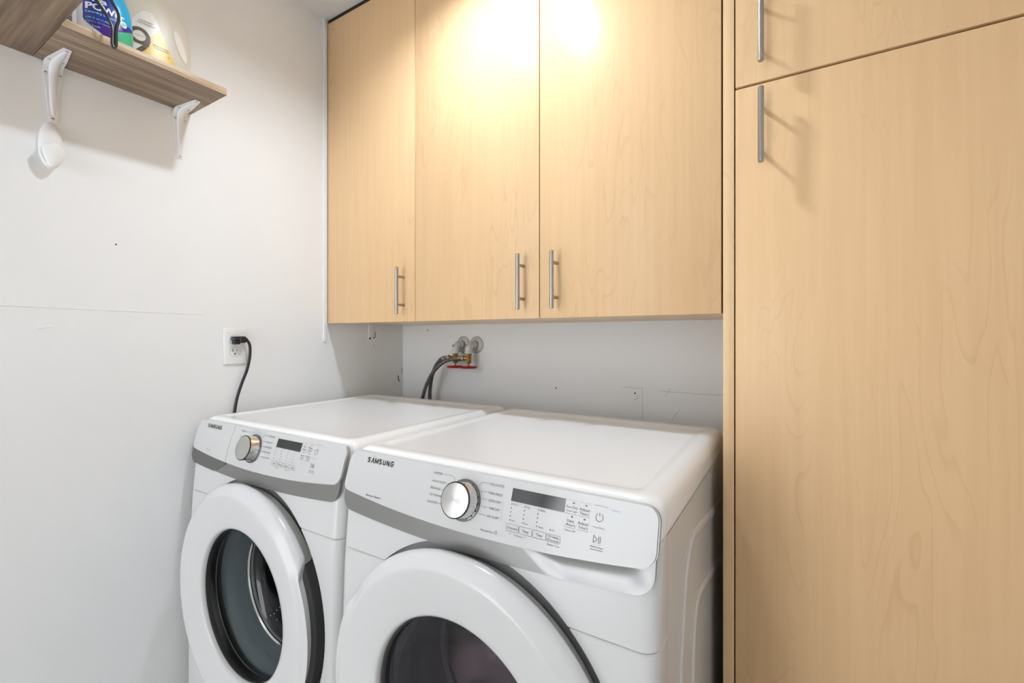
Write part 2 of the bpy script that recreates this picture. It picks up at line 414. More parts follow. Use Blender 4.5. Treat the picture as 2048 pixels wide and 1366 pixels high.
# tall cabinet
TX0, TX1, GZ = 1.432, 1.985, 1.791
t = empty('tall_cabinet', ((TX0 + TX1) / 2, -.2, 0), 'full-height maple pantry cabinet beside the dryer, one door above another', 'cabinet')
MB().box((TX0, FY, .0), (1.4549, -.001, CEIL - .003), .0008).build('side_panel', 'maple_edge', t)
MB().box((TX1, FY, .0), (TX1 + .02, -.001, CEIL - .003), .0008).build('side_panel', 'maple_edge', t)
c = MB(); c.box((1.4552, FY + .03, .1), (TX1, FY + .045, CEIL - .004)); c.build('body', 'carcass', t, smooth=False)
MB().box((1.4552, FY + .06, 0), (TX1, FY + .075, .1)).build('plinth', 'maple_edge', t, smooth=False)
door(t, 1.4577, TX1 - .003, .105, GZ - .0028, (1.5106, 1.603, 1.7655))
door(t, 1.4577, TX1 - .003, GZ + .0028, CEIL - .012, (1.5106, 1.8195, 1.982))
struct('wall_right', MB().box((2.02, -3.3, 0), (2.12, -.001, CEIL)), 'wall')
struct('wall_front', MB().box((0, -3.3, 0), (.08, -3.2, CEIL)).box((.92, -3.3, 0), (2.02, -3.2, CEIL)).box((.08, -3.3, 2.15), (.92, -3.2, CEIL)), 'wall')

# ------------------------------------------------------------------ shelf, brackets, hook
SZ0, SZ1, SEND, SEAM = 1.9094, 1.928, -.8895, -1.2315
s = empty('wall_shelf', (.1, -1.06, SZ0), 'short walnut-laminate shelf carrying detergent bottles, held by two white brackets', 'shelf')
MB().box((.0005, SEAM + .0004, SZ0), (.2095, SEND, SZ1), .0006).build('board', 'shelf', s)
MB().box((.2095, SEAM + .0004, SZ0 + .0003), (.2112, SEND, SZ1 - .0002), .0003).build('lit_edge_strip', 'shelf_lit_edge', s)  # front edge drawn lighter, as the lamp lights it
b2 = MB().box((.0005, -1.60, SZ0), (.95, SEAM - .0004, SZ1), .0006).build('wide_shelf_board', 'shelf_x', origin=(.47, -1.42, SZ0))
tag(b2, 'deep walnut-laminate shelf board butted against the end of the bottle shelf', 'shelf')
def bracket(yc, label):
    t = empty('shelf_bracket', (0, yc, 1.765), label, 'bracket', 'white steel brackets under the bottle shelf')
    H = SZ0 - .0003; tip = 1.764; reach = .112; th = .0022
    def leg(along, half0, half1, n=10):
        pass
    # stamped plate: wall leg, rounded bend and arm, tapering to both tips
    path = [(0.0012, tip, .0075), (.0012, 1.80, .0095), (.0012, 1.85, .0135), (.0012, H - .030, .0175), (.0012, H - .018, .0185)]
    for k in range(1, 6):
        a = R(90 * k / 5); path.append((.0012 + .016 * (1 - math.cos(a)), H - .0178 + .0166 * math.sin(a), .0185))
    path += [(.03, H - .0012, .0175), (.07, H - .0012, .0125), (reach - .002, H - .0012, .0072), (reach, H - .0012, .0055)]
    def plate(path, zoff, wk, th):
        vs = []; fs = []; P = [Vector((p[0], 0, p[1])) for p in path]
        for i, p in enumerate(path):
            T = (P[min(i + 1, len(P) - 1)] - P[max(i - 1, 0)]).normalized(); n = Vector((T.z, 0, -T.x))
            for sgn, o in ((-1, 0), (1, 0), (1, th), (-1, th)):
                q = P[i] + n * (o - .001 + zoff); vs.append((q.x, yc + sgn * p[2] * wk, q.z))
        for i in range(len(P) - 1):
            for k in range(4): fs.append((i * 4 + k, i * 4 + (k + 1) % 4, i * 4 + 4 + (k + 1) % 4, i * 4 + 4 + k))
        fs += [(0, 1, 2, 3), tuple(range(len(P) * 4 - 4, len(P) * 4))[::-1]]
        return vs, fs
    m = MB(); m.add(*plate(path, 0, 1, th)); m.build('plate', 'wmetal', t)
    # pressed stiffening rib, deepest at the bend
    rp = [(.0022, tip + .016 + (H - .046 - tip) * k / 8) for k in range(9)]
    rp += [(.0022 + .028 * (1 - math.cos(R(a))), H - .0302 + .028 * math.sin(R(a))) for a in range(10, 91, 10)]
    rp += [(.0302 + (reach - .046) * k / 7, H - .0022) for k in range(1, 8)]
    rings = []; nn = len(rp)
    for i, p in enumerate(rp):
        a = Vector((rp[max(i - 1, 0)][0], 0, rp[max(i - 1, 0)][1])); b = Vector((rp[min(i + 1, nn - 1)][0], 0, rp[min(i + 1, nn - 1)][1]))
        T = (b - a).normalized(); n = Vector((T.z, 0, -T.x)); f = i / (nn - 1); k = math.sin(math.pi * min(1, max(0, f))) ** .6
        wd = .0028 + .0062 * k; ht = .0008 + .0045 * k
        rings.append([Vector((p[0], yc + wd * math.cos(t_), p[1])) + n * (ht * math.sin(t_)) for t_ in [2 * math.pi * q / 16 for q in range(16)]])
    MB().loft(rings).build('rib', 'wmetal', t)
    def scr(p, ax, mat='screw', r=.0034):
        MB().lathe([(0, .0016), (r * .55, .0015), (r, .0004), (r, 0)], p, ax, 12).build('screw', mat, t)
    scr((.0023, yc - .0125, 1.882), (1, 0, 0)); scr((.0023, yc + .0125, 1.882), (1, 0, 0)); scr((.0023, yc, tip + .007), (1, 0, 0))
    scr((.028, yc - .0125, H - .0022), (0, 0, -1), 'ink_pale', .003); scr((.030, yc + .0120, H - .0022), (0, 0, -1), 'screw', .003); scr((reach - .009, yc, H - .0022), (0, 0, -1), 'ink_pale', .003)
    return t
bracket(-1.196, 'white steel shelf bracket right above the oval white wall hook')
bracket(-.9195, 'white steel shelf bracket at the free end of the bottle shelf')
# oval adhesive hook
hk = empty('wall_hook', (0, -1.201, 1.70), 'glossy white oval adhesive hook on the wall under a shelf bracket', 'hook')
def oval(mb, yc, zc, a, b, prof):
    rings = [[Vector((h, yc + a * k * math.cos(t), zc + b * k * math.sin(t))) for t in [2 * math.pi * i / 40 for i in range(40)]] for k, h in prof]
    mb.loft(rings, True, True)
m = MB(); oval(m, -1.201, 1.7035, .0225, .0575, [(.98, .0), (1, .002), (.98, .005), (.9, .0085), (.7, .012), (.4, .0138), (.1, .0142)]); m.build('base', 'wplastic', hk)
m = MB()
sp = spline([(.010, -1.201, 1.692), (.014, -1.201, 1.668), (.021, -1.201, 1.653), (.027, -1.201, 1.648), (.032, -1.201, 1.655), (.0345, -1.201, 1.670), (.035, -1.201, 1.688), (.034, -1.201, 1.702)], 6)
rings = []
for i, p in enumerate(sp):
    q = sp[min(i + 1, len(sp) - 1)] - sp[max(i - 1, 0)]; q.normalize(); n = Vector((q.z, 0, -q.x)); f = i / (len(sp) - 1)
    wy = .0225 * math.sqrt(max(.12, 1 - ((p.z - 1.7035) / .0585) ** 2))
    if f > .78: wy *= math.sqrt(max(.01, 1 - ((f - .78) / .222) ** 2))
    rings.append([p + Vector((0, wy * math.cos(t), 0)) + n * (.0035 * math.sin(t)) + Vector((-.006 * math.cos(t) ** 2 * f, 0, 0)) for t in [2 * math.pi * k / 20 for k in range(20)]])
m.loft(rings); m.build('hook_arm', 'wplastic', hk)

# ------------------------------------------------------------------ bottles on the shelf
def surf_bottle(cx, prof):
    """prof rows: z, centre y, half width, half depth. returns S(y,z,off) on the front (+x) face and loft rings"""
    Z = [p[0] for p in prof]
    def at(z): return [float(np.interp(z, Z, [p[k] for p in prof])) for k in (1, 2, 3)]
    def S(y, z, off=.0006):
        c, hw, hd = at(z); u = max(-.999, min(.999, (y - c) / hw))
        return Vector((cx + (hd + off) * (1 - abs(u) ** 2.5) ** (1 / 2.5), y + off * u, z))
    def rings(n=40):
        out = []
        for z, c, hw, hd in prof:
            rr = []
            for k in range(n):
                t = 2 * math.pi * k / n; ct, st = math.cos(t), math.sin(t)
                rr.append(Vector((cx + hd * math.copysign(abs(ct) ** .8, ct), c + hw * math.copysign(abs(st) ** .8, st), z)))
            out.append(rr)
        return out
    return S, rings
def label_patch(S, y0, y1, z0, z1, pick, n=90):
    mb = MB(); dy = (y1 - y0) / n; dz = (z1 - z0) / n; idx = {}
    vs = []; fs = []; mi = []
    def vid(i, j):
        if (i, j) not in idx: idx[(i, j)] = len(vs); vs.append(S(y0 + i * dy, z0 + j * dz, .0005))
        return idx[(i, j)]
    for i in range(n):
        for j in range(n):
            k = pick(y0 + (i + .5) * dy, z0 + (j + .5) * dz)
            if k is not None: fs.append((vid(i, j), vid(i + 1, j), vid(i + 1, j + 1), vid(i, j + 1))); mi.append(k)
    mb.v = vs; mb.f = fs; mb.mi = mi; return mb
SB = SZ1
def smooth_prof(rows, n=5):
    a = spline([(r[0], r[1], r[2]) for r in rows], n); b = spline([(r[3], 0, 0) for r in rows], n)
    return [(p.x, p.y, max(p.z, .004), max(q.x, .004)) for p, q in zip(a, b)]
# blue detergent bottle
bt = empty('detergent_bottle', (.15, -1.138, SB), 'white detergent bottle with navy, cyan and green label, black strap round its neck', 'bottle')
pr = smooth_prof([(SB + .0005, -1.138, .042, .034), (SB + .006, -1.138, .047, .039), (1.96, -1.1375, .0500, .042), (2.0, -1.139, .0497, .042), (2.03, -1.1405, .0465, .040), (2.064, -1.144, .035, .034), (2.086, -1.146, .021, .021), (2.10, -1.146, .018, .018)])
S1, rg = surf_bottle(.15, pr)
MB().loft(rg()).build('body', 'jug_w', bt)
def pick1(y, z):
    if z > 2.066: return None
    c = float(np.interp(z, [1.96, 2.03, 2.066], [-1.138, -1.140, -1.144])); hw = float(np.interp(z, [1.93, 1.96, 2.0, 2.03, 2.064], [.047, .050, .0497, .0465, .035]))
    u = (y - c) / hw
    if u > .97: return None
    if y > -1.128 and z < 1.960 + .6 * (y + 1.126): return 3 if z > 1.934 else None
    lim = -.93 + max(0, (1.972 - z) / .036) ** 2.2 * .75
    if z < 1.9365 or u < lim: return None
    if z > 1.986 + 2.4 * max(0, -1.118 - y) and y > -1.15: return 2
    return 1 if z < 1.972 + .2 * (y + 1.14) else 0
label_patch(S1, -1.189, -1.087, 1.930, 2.066, pick1, 220).build('label', ['lab_blue', 'lab_violet', 'lab_cyan', 'lab_green'], bt)
f1 = lambda y, z: S1(y, z, .0012)
m = MB(); put_text(m, 'Mega', -1.164, 2.0155, .0120, f1, .032, bold=.03); put_text(m, 'POWer', -1.1485, 1.998, .0150, f1, .067, bold=.035); m.build('lettering', 'ink_white', bt, smooth=False)
m = MB(); put_text(m, 'Laundry Detergent', -1.1815, 1.984, .0048, f1, .060, 'L', bold=.02); put_text(m, '100 fl oz (1.05) 96', -1.1815, 1.9705, .0042, f1, .046, 'L')
put_text(m, 'cleans to remove', -1.1812, 1.9625, .003, f1, .044, 'L'); put_text(m, '66 Loads', -1.179, 1.9525, .0035, f1, .02, 'L', bold=.02); m.build('lettering', 'ink_cy', bt, smooth=False)
m = MB(); m.add([f1(-1.1165 + .0068 * math.cos(R(a)), 1.9835 + .0075 * math.sin(R(a))) for a in range(0, 360, 15)], [tuple(range(24))]); m.build('badge', 'ink_white', bt, smooth=False)
m = MB(); put_text(m, '2X', -1.1165, 1.9835, .006, lambda y, z: S1(y, z, .002), .009, bold=.02); m.build('lettering', 'lab_green', bt, smooth=False)
MB().lathe([(0, 2.130), (.017, 2.130), (.019, 2.127), (.020, 2.099), (.0, 2.099)], (.15, -1.146, 0), (0, 0, 1), 28).build('cap', 'lab_cyan', bt)
# cream bottle with the big nine
bn = empty('detergent_bottle', (.05, -1.003, SB), 'cream detergent bottle with white and yellow label and a large figure 9', 'bottle')
pr = smooth_prof([(SB + .0005, -1.003, .076, .036), (SB + .006, -1.003, .082, .041), (1.96, -1.003, .086, .044), (2.062, -1.003, .087, .044), (2.10, -1.005, .083, .043), (2.133, -1.012, .077, .041), (2.159, -1.020, .063, .037), (2.176, -1.027, .036, .030), (2.19, -1.030, .022, .022), (2.205, -1.03, .020, .020)])
S2, rg = surf_bottle(.05, pr)
MB().loft(rg()).build('body', 'jug_c', bn)
def pick2(y, z):
    d = y + 1.029; top = 2.104 - (29 if d < 0 else 14) * d * d
    right = -1.0058 + (2.072 - z) * .456
    if z > top or z < 1.936 or y > right or y < -1.078: return None
    yb = float(np.interp(z, [1.94, 1.9982, 2.0383, 2.0693], [-1.066, -1.0458, -1.0261, -1.0042]))
    return 1 if y > yb and z < 2.0693 else 0
label_patch(S2, -1.08, -.940, 1.934, 2.106, pick2, 240).build('label', ['lab_white', 'lab_yellow'], bn)
f2 = lambda y, z: S2(y, z, .0012)
m = MB(); rings = []; cy, cz = -1.0495, 2.0305
for a in range(0, 361, 10):
    t = R(a); rings.append(((cy + .0228 * math.cos(t), cz + .0222 * math.sin(t)), (cy + .0132 * math.cos(t), cz + .0138 * math.sin(t))))
for (o0, i0), (o1, i1) in zip(rings[:-1], rings[1:]): m.add([f2(*o0), f2(*o1), f2(*i1), f2(*i0)], [(0, 1, 2, 3)])
put_line(m, [(-1.0314, 2.027), (-1.0335, 2.016), (-1.040, 2.003), (-1.049, 1.992), (-1.058, 1.981)], .0105, f2)
m.build('lettering', 'lab_nine', bn, smooth=False)
m = MB(); put_text(m, 'LAUNDRY', -1.0355, 2.0735, .0048, f2, .030); put_text(m, 'DETERGENT', -1.035, 2.0662, .0048, f2, .037); put_text(m, 'ELEMENTS', -1.0495, 2.0305, .0026, f2, .019)
put_text(m, 'BEAUTIFYING', -1.003, 2.0205, .0034, f2, .035); put_text(m, 'YOUR CLOTHES', -1.002, 2.0145, .0034, f2, .036); put_text(m, 'O', -.985, 2.003, .005, f2); m.build('lettering', 'ink_grey', bn, smooth=False)
m = MB(); oc = []
for a in range(0, 360, 12):
    p, q = .0115 * math.cos(R(a)), .040 * math.sin(R(a)); oc.append((-.9545 + p * .93 - q * .36, 2.050 + q * .93 + p * .36))
for k0, k1 in ((1, .8), (.8, .6), (.6, .4), (.4, .2), (.2, .0)):
    for (ya, za), (yb, zb) in zip(oc, oc[1:] + oc[:1]):
        q = [(-.9545 + (y + .9545) * k, 2.05 + (z - 2.05) * k) for y, z, k in ((ya, za, k0), (yb, zb, k0), (yb, zb, k1), (ya, za, k1))]
        m.add([S2(y, z, .0008) for y, z in q], [(0, 1, 2, 3)])
m.build('grip_recess', 'lab_white', bn, smooth=False)
MB().lathe([(0, 2.24), (.019, 2.24), (.021, 2.236), (.022, 2.204), (0, 2.204)], (.05, -1.03, 0), (0, 0, 1), 28).build('cap', 'jug_w', bn)
# small bottle half hidden by the wide board
bs = empty('cleaner_bottle', (.1, -1.218, SB), 'small bottle with teal and cream label, half hidden behind the wide shelf board', 'bottle')
pr = smooth_prof([(SB + .0005, -1.218, .026, .026), (SB + .005, -1.218, .030, .030), (2.03, -1.218, .030, .030), (2.06, -1.218, .022, .022), (2.08, -1.218, .012, .012), (2.09, -1.218, .011, .011)])
S3, rg = surf_bottle(.1, pr); MB().loft(rg(28)).build('body', 'jug_c', bs)
label_patch(S3, -1.2455, -1.1905, 1.934, 2.02, lambda y, z: 0 if z < 1.952 or z > 1.99 else 1, 24).build('label', ['lab_teal', 'lab_white'], bs)
m = MB()
for z in (1.96, 1.967, 1.974, 1.981): put_line(m, [(-1.24 + .008 * k, z) for k in range(7)], .0028, lambda y, z: S3(y, z, .0012))
m.build('lettering', 'lab_nine', bs, smooth=False)
MB().lathe([(0, 2.11), (.012, 2.11), (.013, 2.108), (.013, 2.089), (0, 2.089)], (.1, -1.218, 0), (0, 0, 1), 20).build('cap', 'lab_teal', bs)
# strap
stp = spline([(.127, -1.146, 2.093), (.138, -1.168, 2.094), (.160, -1.170, 2.09), (.185, -1.176, 2.06), (.215, -1.183, 2.02), (.230, -1.1785, 1.990), (.238, -1.163, 1.963), (.241, -1.1535, 1.940), (.241, -1.1530, 1.915), (.241, -1.1528, 1.900), (.241, -1.1496, 1.8945), (.241, -1.1464, 1.900), (.241, -1.1462, 1.915), (.241, -1.1457, 1.940), (.239, -1.141, 1.963), (.232, -1.1405, 1.985), (.220, -1.149, 2.015), (.192, -1.138, 2.07), (.168, -1.124, 2.09), (.148, -1.121, 2.094), (.127, -1.146, 2.093)], 6)
so = MB().tube(stp, .0033, 10).build('strap', 'black', origin=(.241, -1.15, 1.89)); tag(so, 'thin black strap loop hanging over the shelf edge from the blue-labelled bottle', 'strap')

# ------------------------------------------------------------------ outlet, plug and cord
ot = empty('wall_outlet', (0, -.762, 1.199), 'white duplex wall outlet above the washer with a black plug in it', 'outlet')
MB().box((.0003, -.797, 1.1395), (.006, -.727, 1.2585), .0025, 3).build('cover_plate', 'wplastic', ot)
for z in (1.2195, 1.1805):
    m = MB(); ol = []
    for a in range(0, 360, 10):
        t = R(a); ol.append((-.7635 + max(-.0155, min(.0155, .0185 * math.cos(t))), z + .0155 * math.sin(t)))
    m.loft([[Vector((x, p[0], p[1])) for p in ol] for x in (.0045, .0072)]); f = m.build('receptacle', 'wplastic', ot)
    m = MB(); m.loft([[Vector((x, -.7635 + (p[0] + .7635) * 1.06, z + (p[1] - z) * 1.06)) for p in ol] for x in (.0050, .0062)]); m.build('recess_line', 'ink_pale', ot)
    m = MB(); m.box((.0070, -.7712, z + .0005), (.0075, -.7692, z + .0095)); m.box((.0070, -.7578, z + .0015), (.0075, -.7560, z + .0090))
    m.lathe([(0, .0005), (.0028, .0004), (.0028, 0)], (.0071, -.7635, z - .0075), (1, 0, 0), 12); m.build('slot', 'slot', f, smooth=False)
MB().lathe([(0, .0014), (.0022, .0012), (.003, 0)], (.006, -.7635, 1.2), (1, 0, 0), 12).build('screw', 'wplastic', ot)
for y0, y1, nm in ((-.789, -.779, 'W'), (-.742, -.732, 'D')):
    m = MB(); put_text(m, nm, (y0 + y1) / 2, 1.2415, .005, lambda y, z: Vector((.0063, y, z))); m.build('marking', 'ink_pale', ot, smooth=False)
pc = empty('power_cord', (.012, -.764, .96), 'black power cord plugged into the wall outlet, hanging down behind the washer', 'cord')
m = MB(); m.box((.0078, -.7780, 1.2165), (.030, -.7560, 1.2305), .004, 3); m.box((.0078, -.7745, 1.2045), (.026, -.7545, 1.2185), .004, 3); m.box((.010, -.7600, 1.2090), (.034, -.7400, 1.2310), .004, 3)
m.build('plug', 'black', pc)
MB().tube([(.022, -.742, 1.2205), (.021, -.736, 1.2195), (.020, -.731, 1.217)], [.0085, .0075, .0055], 12).build('strain_relief', 'black', pc)
cp = spline([(.020, -.734, 1.218), (.021, -.727, 1.211), (.021, -.7225, 1.194), (.019, -.7225, 1.160), (.016, -.730, 1.118), (.013, -.745, 1.075), (.0115, -.7585, 1.030), (.011, -.7655, .99), (.011, -.768, .955), (.011, -.76, .85)], 8)
MB().tube(cp, .0046, 12).build('cable', 'black', pc)

# ------------------------------------------------------------------ water valves and hoses
def valve(x, mark, label):
    t = empty('water_valve', (x, -.03, 1.10), label, 'valve', 'water shutoff valves above the washer')
    so = .055; z = 1.197
    MB().lathe([(.018, .011), (.022, .009), (.031, .004), (.0335, .0008), (.0335, .0003)], (x, 0, z), (0, -1, 0), 32).build('wall_flange', 'pvc', t)
    MB().lathe([(.0336, .0012), (.0352, .0004), (.0352, .0001)], (x, 0, z), (0, -1, 0), 32).build('flange_gap_shade', 'ink_grey', t)  # dark grey ring paints the shaded gap around the flange
    pth = [(x, -.004, z), (x, -.022, z)] + [(x, -.030 - .025 * math.sin(R(a)), z - .025 * (1 - math.cos(R(a)))) for a in (15, 30, 45, 60, 75, 90)] + [(x, -so, z - .032)]
    e = MB().tube(pth, .0145, 18).build('elbow', 'pvc', t)
    MB().lathe([(.0145, -.001), (.0168, 0), (.0168, .008), (.0145, .009)], (x, -so, z - .035), (0, 0, 1), 18).build('elbow_collar', 'pvc', t)
    MB().lathe([(.0145, -.001), (.0168, 0), (.0168, .008), (.0145, .009)], (x, -.024, z), (0, 1, 0), 18).build('elbow_collar', 'pvc', t)
    m = MB(); put_text(m, mark, 0, 0, .011, lambda a, b: Vector((x + a - .004, -.0495 - .0150 - b * .35 + .0, z - .004 + b)), bold=.03); m.build('marking', 'ink', e, smooth=False)
    m = MB(); m.lathe([(.0, 1.166), (.0115, 1.166), (.0125, 1.163), (.0125, 1.151), (.0105, 1.149), (.0105, 1.132), (.0118, 1.130), (.0118, 1.124), (.009, 1.121), (0, 1.121)], (x, -so, 0), (0, 0, 1), 6); m.build('valve_body', 'brass', t, ang=20)
    MB().lathe([(.0085, .008), (.0085, .020), (.0105, .021), (.0105, .034)], (x, -so, 1.141), (-1, -.25, 0), 14).build('outlet_nozzle', 'brass', t)
    MB().lathe([(.0, 1.122), (.0035, 1.122), (.0035, 1.101), (0, 1.101)], (x, -so, 0), (0, 0, 1), 10).build('stem', 'brass', t)
    def lob(r, h, a): return (r * (1 + .055 * math.cos(8 * a)) if r > .02 else r, h)
    hw = MB().lathe([(.004, 1.110), (.008, 1.109), (.012, 1.106), (.026, 1.1055), (.0315, 1.108), (.034, 1.1045), (.0315, 1.1005), (.026, 1.102), (.012, 1.101), (.004, 1.100)], (x, -so, 0), (0, 0, 1), 48, closed=True, fn=lob)
    hw.build('handwheel', 'red', t)
    return t
valve(.360, 'H', 'brass water valve with red handwheel and white elbow marked H')
valve(.430, 'C', 'brass water valve with red handwheel and white elbow marked C')
def hose(pts, label):
    t = empty('water_hose', pts[-1], label, 'hose', 'washer water hoses')
    P = spline(pts, 10); MB().tube(P, .0078, 14).build('hose_line', 'hose', t)
    a = Vector(pts[0]); b = Vector(pts[1]); d = (b - a).normalized()
    MB().lathe([(0, -.004), (.0118, -.004), (.0118, .011), (.0095, .013), (.0095, .026), (.0075, .028)], a, d, 8).build('coupling', 'screw', t, ang=20)
    MB().lathe([(.0085, 0), (.0128, 0), (.0128, .003), (.0085, .003)], a - d * .006, d, 18, closed=True).build('washer_ring', 'wplastic', t)
    for i in range(6, len(P) - 1, 7):
        MB().lathe([(.0078, 0), (.0083, .0004), (.0083, .0012), (.0078, .0016)], P[i], (P[i + 1] - P[i]), 14).build('print_band', 'ink', t)
hose([(.326, -.0635, 1.141), (.300, -.068, 1.139), (.268, -.068, 1.112), (.243, -.066, 1.068), (.230, -.064, 1.02), (.226, -.064, .96), (.232, -.066, .80)], 'grey braided water hose joined to the valve marked H')
hose([(.396, -.0635, 1.141), (.368, -.083, 1.138), (.325, -.094, 1.122), (.278, -.096, 1.085), (.240, -.094, 1.035), (.216, -.092, .985), (.208, -.092, .94), (.212, -.092, .80)], 'grey braided water hose joined to the valve marked C')

# ------------------------------------------------------------------ washer and dryer
WD = .686
_pz = [.0, .2, .47, .595, .69, .757, .81, .865, .89, .92, .95, .977, .99]
_py = [.650, .646, .648, .651, .654, .657, .662, .667, .671, .678, .688, .6985, .703]
def yf(z):
    return float(np.mean(np.interp(np.linspace(z - .02, z + .02, 9), _pz, _py))) + CAM.y
YB = -.20; WRAP = -.837; LIDZ = .9235; TOPZ = .982
DC = (.343, .540); YREF = yf(.56)
def plan(xl, xr, y0, y1, rf, rb, n=7):
    out = []
    for cx, cy, r, a in ((xr - rf, y0 + rf, rf, 270), (xr - rb, y1 - rb, rb, 0), (xl + rb, y1 - rb, rb, 90), (xl + rf, y0 + rf, rf, 180)):
        for k in range(n + 1):
            t = R(a + 90 * k / n); out.append((cx + r * math.cos(t), cy + r * math.sin(t)))
    return out
def boolean(mb, cutters, name):
    me = mb.mesh(name); o = bpy.data.objects.new(name, me); col.objects.link(o)
    cs = []
    for c in cutters:
        co = bpy.data.objects.new('c', c.mesh('c')); col.objects.link(co); cs.append(co)
        md = o.modifiers.new('b', 'BOOLEAN'); md.operation = 'DIFFERENCE'; md.object = co; md.solver = 'EXACT'
    dg = bpy.context.evaluated_depsgraph_get(); dg.update()
    out = bpy.data.meshes.new_from_object(o.evaluated_get(dg))
    for c in cs + [o]: bpy.data.objects.remove(c)
    out.materials.clear(); out.name = name
    return out
def corner(x, x0, x1, r):
    """how far a rounded end pulls the edge in at x"""
    d = min(x - x0, x1 - x)
    return 0 if d >= r else r - math.sqrt(max(0, r * r - (r - d) ** 2))
def machine(x0, dz, kind, label):
    isw = kind == 'washer'
    t = empty(kind, (x0 + WD / 2, -.55, 0), label, kind)
    P = lambda x, z, off=0: Vector((x0 + x, yf(z) - off, z + dz))
    V = lambda x, y, z: Vector((x0 + x, y, z + dz))
    # sides and back
    m = MB()
    a = [(.001, WRAP), (.001, YB + .01), (.004, YB + .003), (.011, YB), (WD - .011, YB), (WD - .004, YB + .003), (WD - .001, YB + .01), (WD - .001, WRAP)]
    b = [(.004, WRAP), (.004, YB + .012), (.007, YB + .006), (.013, YB + .003), (WD - .013, YB + .003), (WD - .007, YB + .006), (WD - .004, YB + .012), (WD - .004, WRAP)]
    ring = a + b[::-1]
    m.loft([[V(x, y, z) for x, y in ring] for z in (.03, .3, .6, LIDZ - .0015)])
    m.build('body', 'appl', t)
    MB().box(V(.006, WRAP, .028), V(WD - .006, YB + .005, .032)).build('base', 'appl', t, smooth=False)
    for fx in (.06, WD - .06):
        for fy in (-.80, -.27):
            MB().lathe([(0, 0), (.022, 0), (.022, .012), (.012, .016), (.012, .032 + dz)], (x0 + fx, fy, 0), (0, 0, 1), 16).build('foot', 'rubber', t)
    # pressed ribs on the side panels
    for sx, sg in ((WD - .001, 1), (.001, -1)):
        if isw and sg < 0 or (not isw and sg < 0) or (isw and sg > 0): continue
        for pts, r in (([(-.235, .795), (-.40, .815), (-.58, .840), (-.640, .842), (-.690, .808), (-.725, .717), (-.742, .635), (-.745, .4), (-.745, .2)], .013),
                       ([(-.25, .650), (-.40, .675), (-.555, .700), (-.612, .674), (-.634, .565), (-.637, .4), (-.637, .2)], .013)):
            sp = spline([(x0 + sx - .001, y, z + dz) for y, z in pts], 6); mm = MB().tube(sp, r, 10); mm.v = [((v[0] - x0 - sx) * .36 + x0 + sx, v[1], v[2]) for v in mm.v]
            mm.build('pressed_rib', 'appl', t)
    # front panels, one above the other, cut out for the door
    cut = MB().lathe([(0, -.06), (.3095, -.06), (.3095, .16), (0, .16)], V(DC[0], YREF, DC[1]), (0, 1, 0), 96)
    def shell(z0, z1, nz):
        rs = []; zs = np.linspace(z0, z1, nz)
        for i, z in enumerate(zs):
            ins = .0018 if i in (0, nz - 1) else 0
            rs.append([V(x, y, z) for x, y in plan(ins, WD - ins, yf(z) + ins, WRAP - .0005, .026, .001)])
        # tight rounding next to the joints
        for j in (0, -1):
            z = zs[j] + (.0022 if j == 0 else -.0022)
            rs.insert(1 if j == 0 else len(rs) - 1, [V(x, y, z) for x, y in plan(0, WD, yf(z), WRAP - .0005, .026, .001)])
        return MB().loft(rs)
    lo = boolean(shell(.035, .7695, 26), [cut], 'front_panel'); link('front_panel', lo, 'appl', t, ang=30)
    up = boolean(shell(.7702, LIDZ, 12), [cut], 'front_panel'); link('front_panel', up, 'appl', t, ang=30)
    # lid
    rs = [[V(x, y, LIDZ + .0015) for x, y in plan(.001, WD - .001, yf(LIDZ), YB, .026, .01)]]
    def lring(z, ix, fy, by, rc=.024): rs.append([V(x, y, z) for x, y in plan(ix, WD - ix, fy, YB - by if by < 0 else YB - by, rc, .014)])
    for z in (.93, .94, .95): lring(z, 0, yf(z), 0)
    for k in range(0, 9):
        a = R(90 * k / 8); z = .956 + .026 * math.sin(a)
        ix = .026 * (1 - math.cos(a)); ff = max(yf(min(z, .968)), yf(.956)) + .022 * (1 - math.cos(a)) * .9
        lring(z, ix, ff, .016 * (1 - math.cos(a)))
    e = rs[-1]
    for ix, fr, bk, z in ((.040, .016, .052, .982), (.045, .021, .057, .9795), (.050, .026, .062, .9785)):
        lring(z, ix, yf(.968) + .022 + fr, bk, .02)
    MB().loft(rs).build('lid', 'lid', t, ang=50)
    # control panel
    fb = lambda x: .8715 + .0225 * ((x - .343) / .34) ** 2
    bl = lambda x: .8372 + .017 * ((x - .343) / .34) ** 2
    XA, XB = .0035, .6825
    def patch(xa, xb, zlo, zhi, off, back, rl=(0, 0), rh=(0, 0), nx=48, nz=10):
        xs = sorted(set([xa + (xb - xa) * i / nx for i in range(nx + 1)] + [xa + .028 * (1 - math.cos(R(90 * k / 8))) for k in range(9)] + [xb - .028 * (1 - math.cos(R(90 * k / 8))) for k in range(9)]))
        g = []
        for x in xs:
            def ce(r2):
                rl_, rr_ = r2; d = 0
                if rl_: d = max(d, corner(x, xa, 9, rl_))
                if rr_: d = max(d, corner(x, -9, xb, rr_))
                return d
            a = zlo(x) + ce(rl); b = zhi(x) - ce(rh)
            a = min(a, b - .0005)
            g.append([(x, a + (b - a) * j / nz) for j in range(nz + 1)])
        m = MB(); nX = len(xs)
        of = off if callable(off) else (lambda x, z: off)
        fr = [P(x, z, of(x, z)) for c in g for x, z in c]; bk = [P(x, z, back) for c in g for x, z in c]
        n1 = nz + 1; F = []
        for i in range(nX - 1):
            for j in range(nz): F.append((i * n1 + j, (i + 1) * n1 + j, (i + 1) * n1 + j + 1, i * n1 + j + 1))
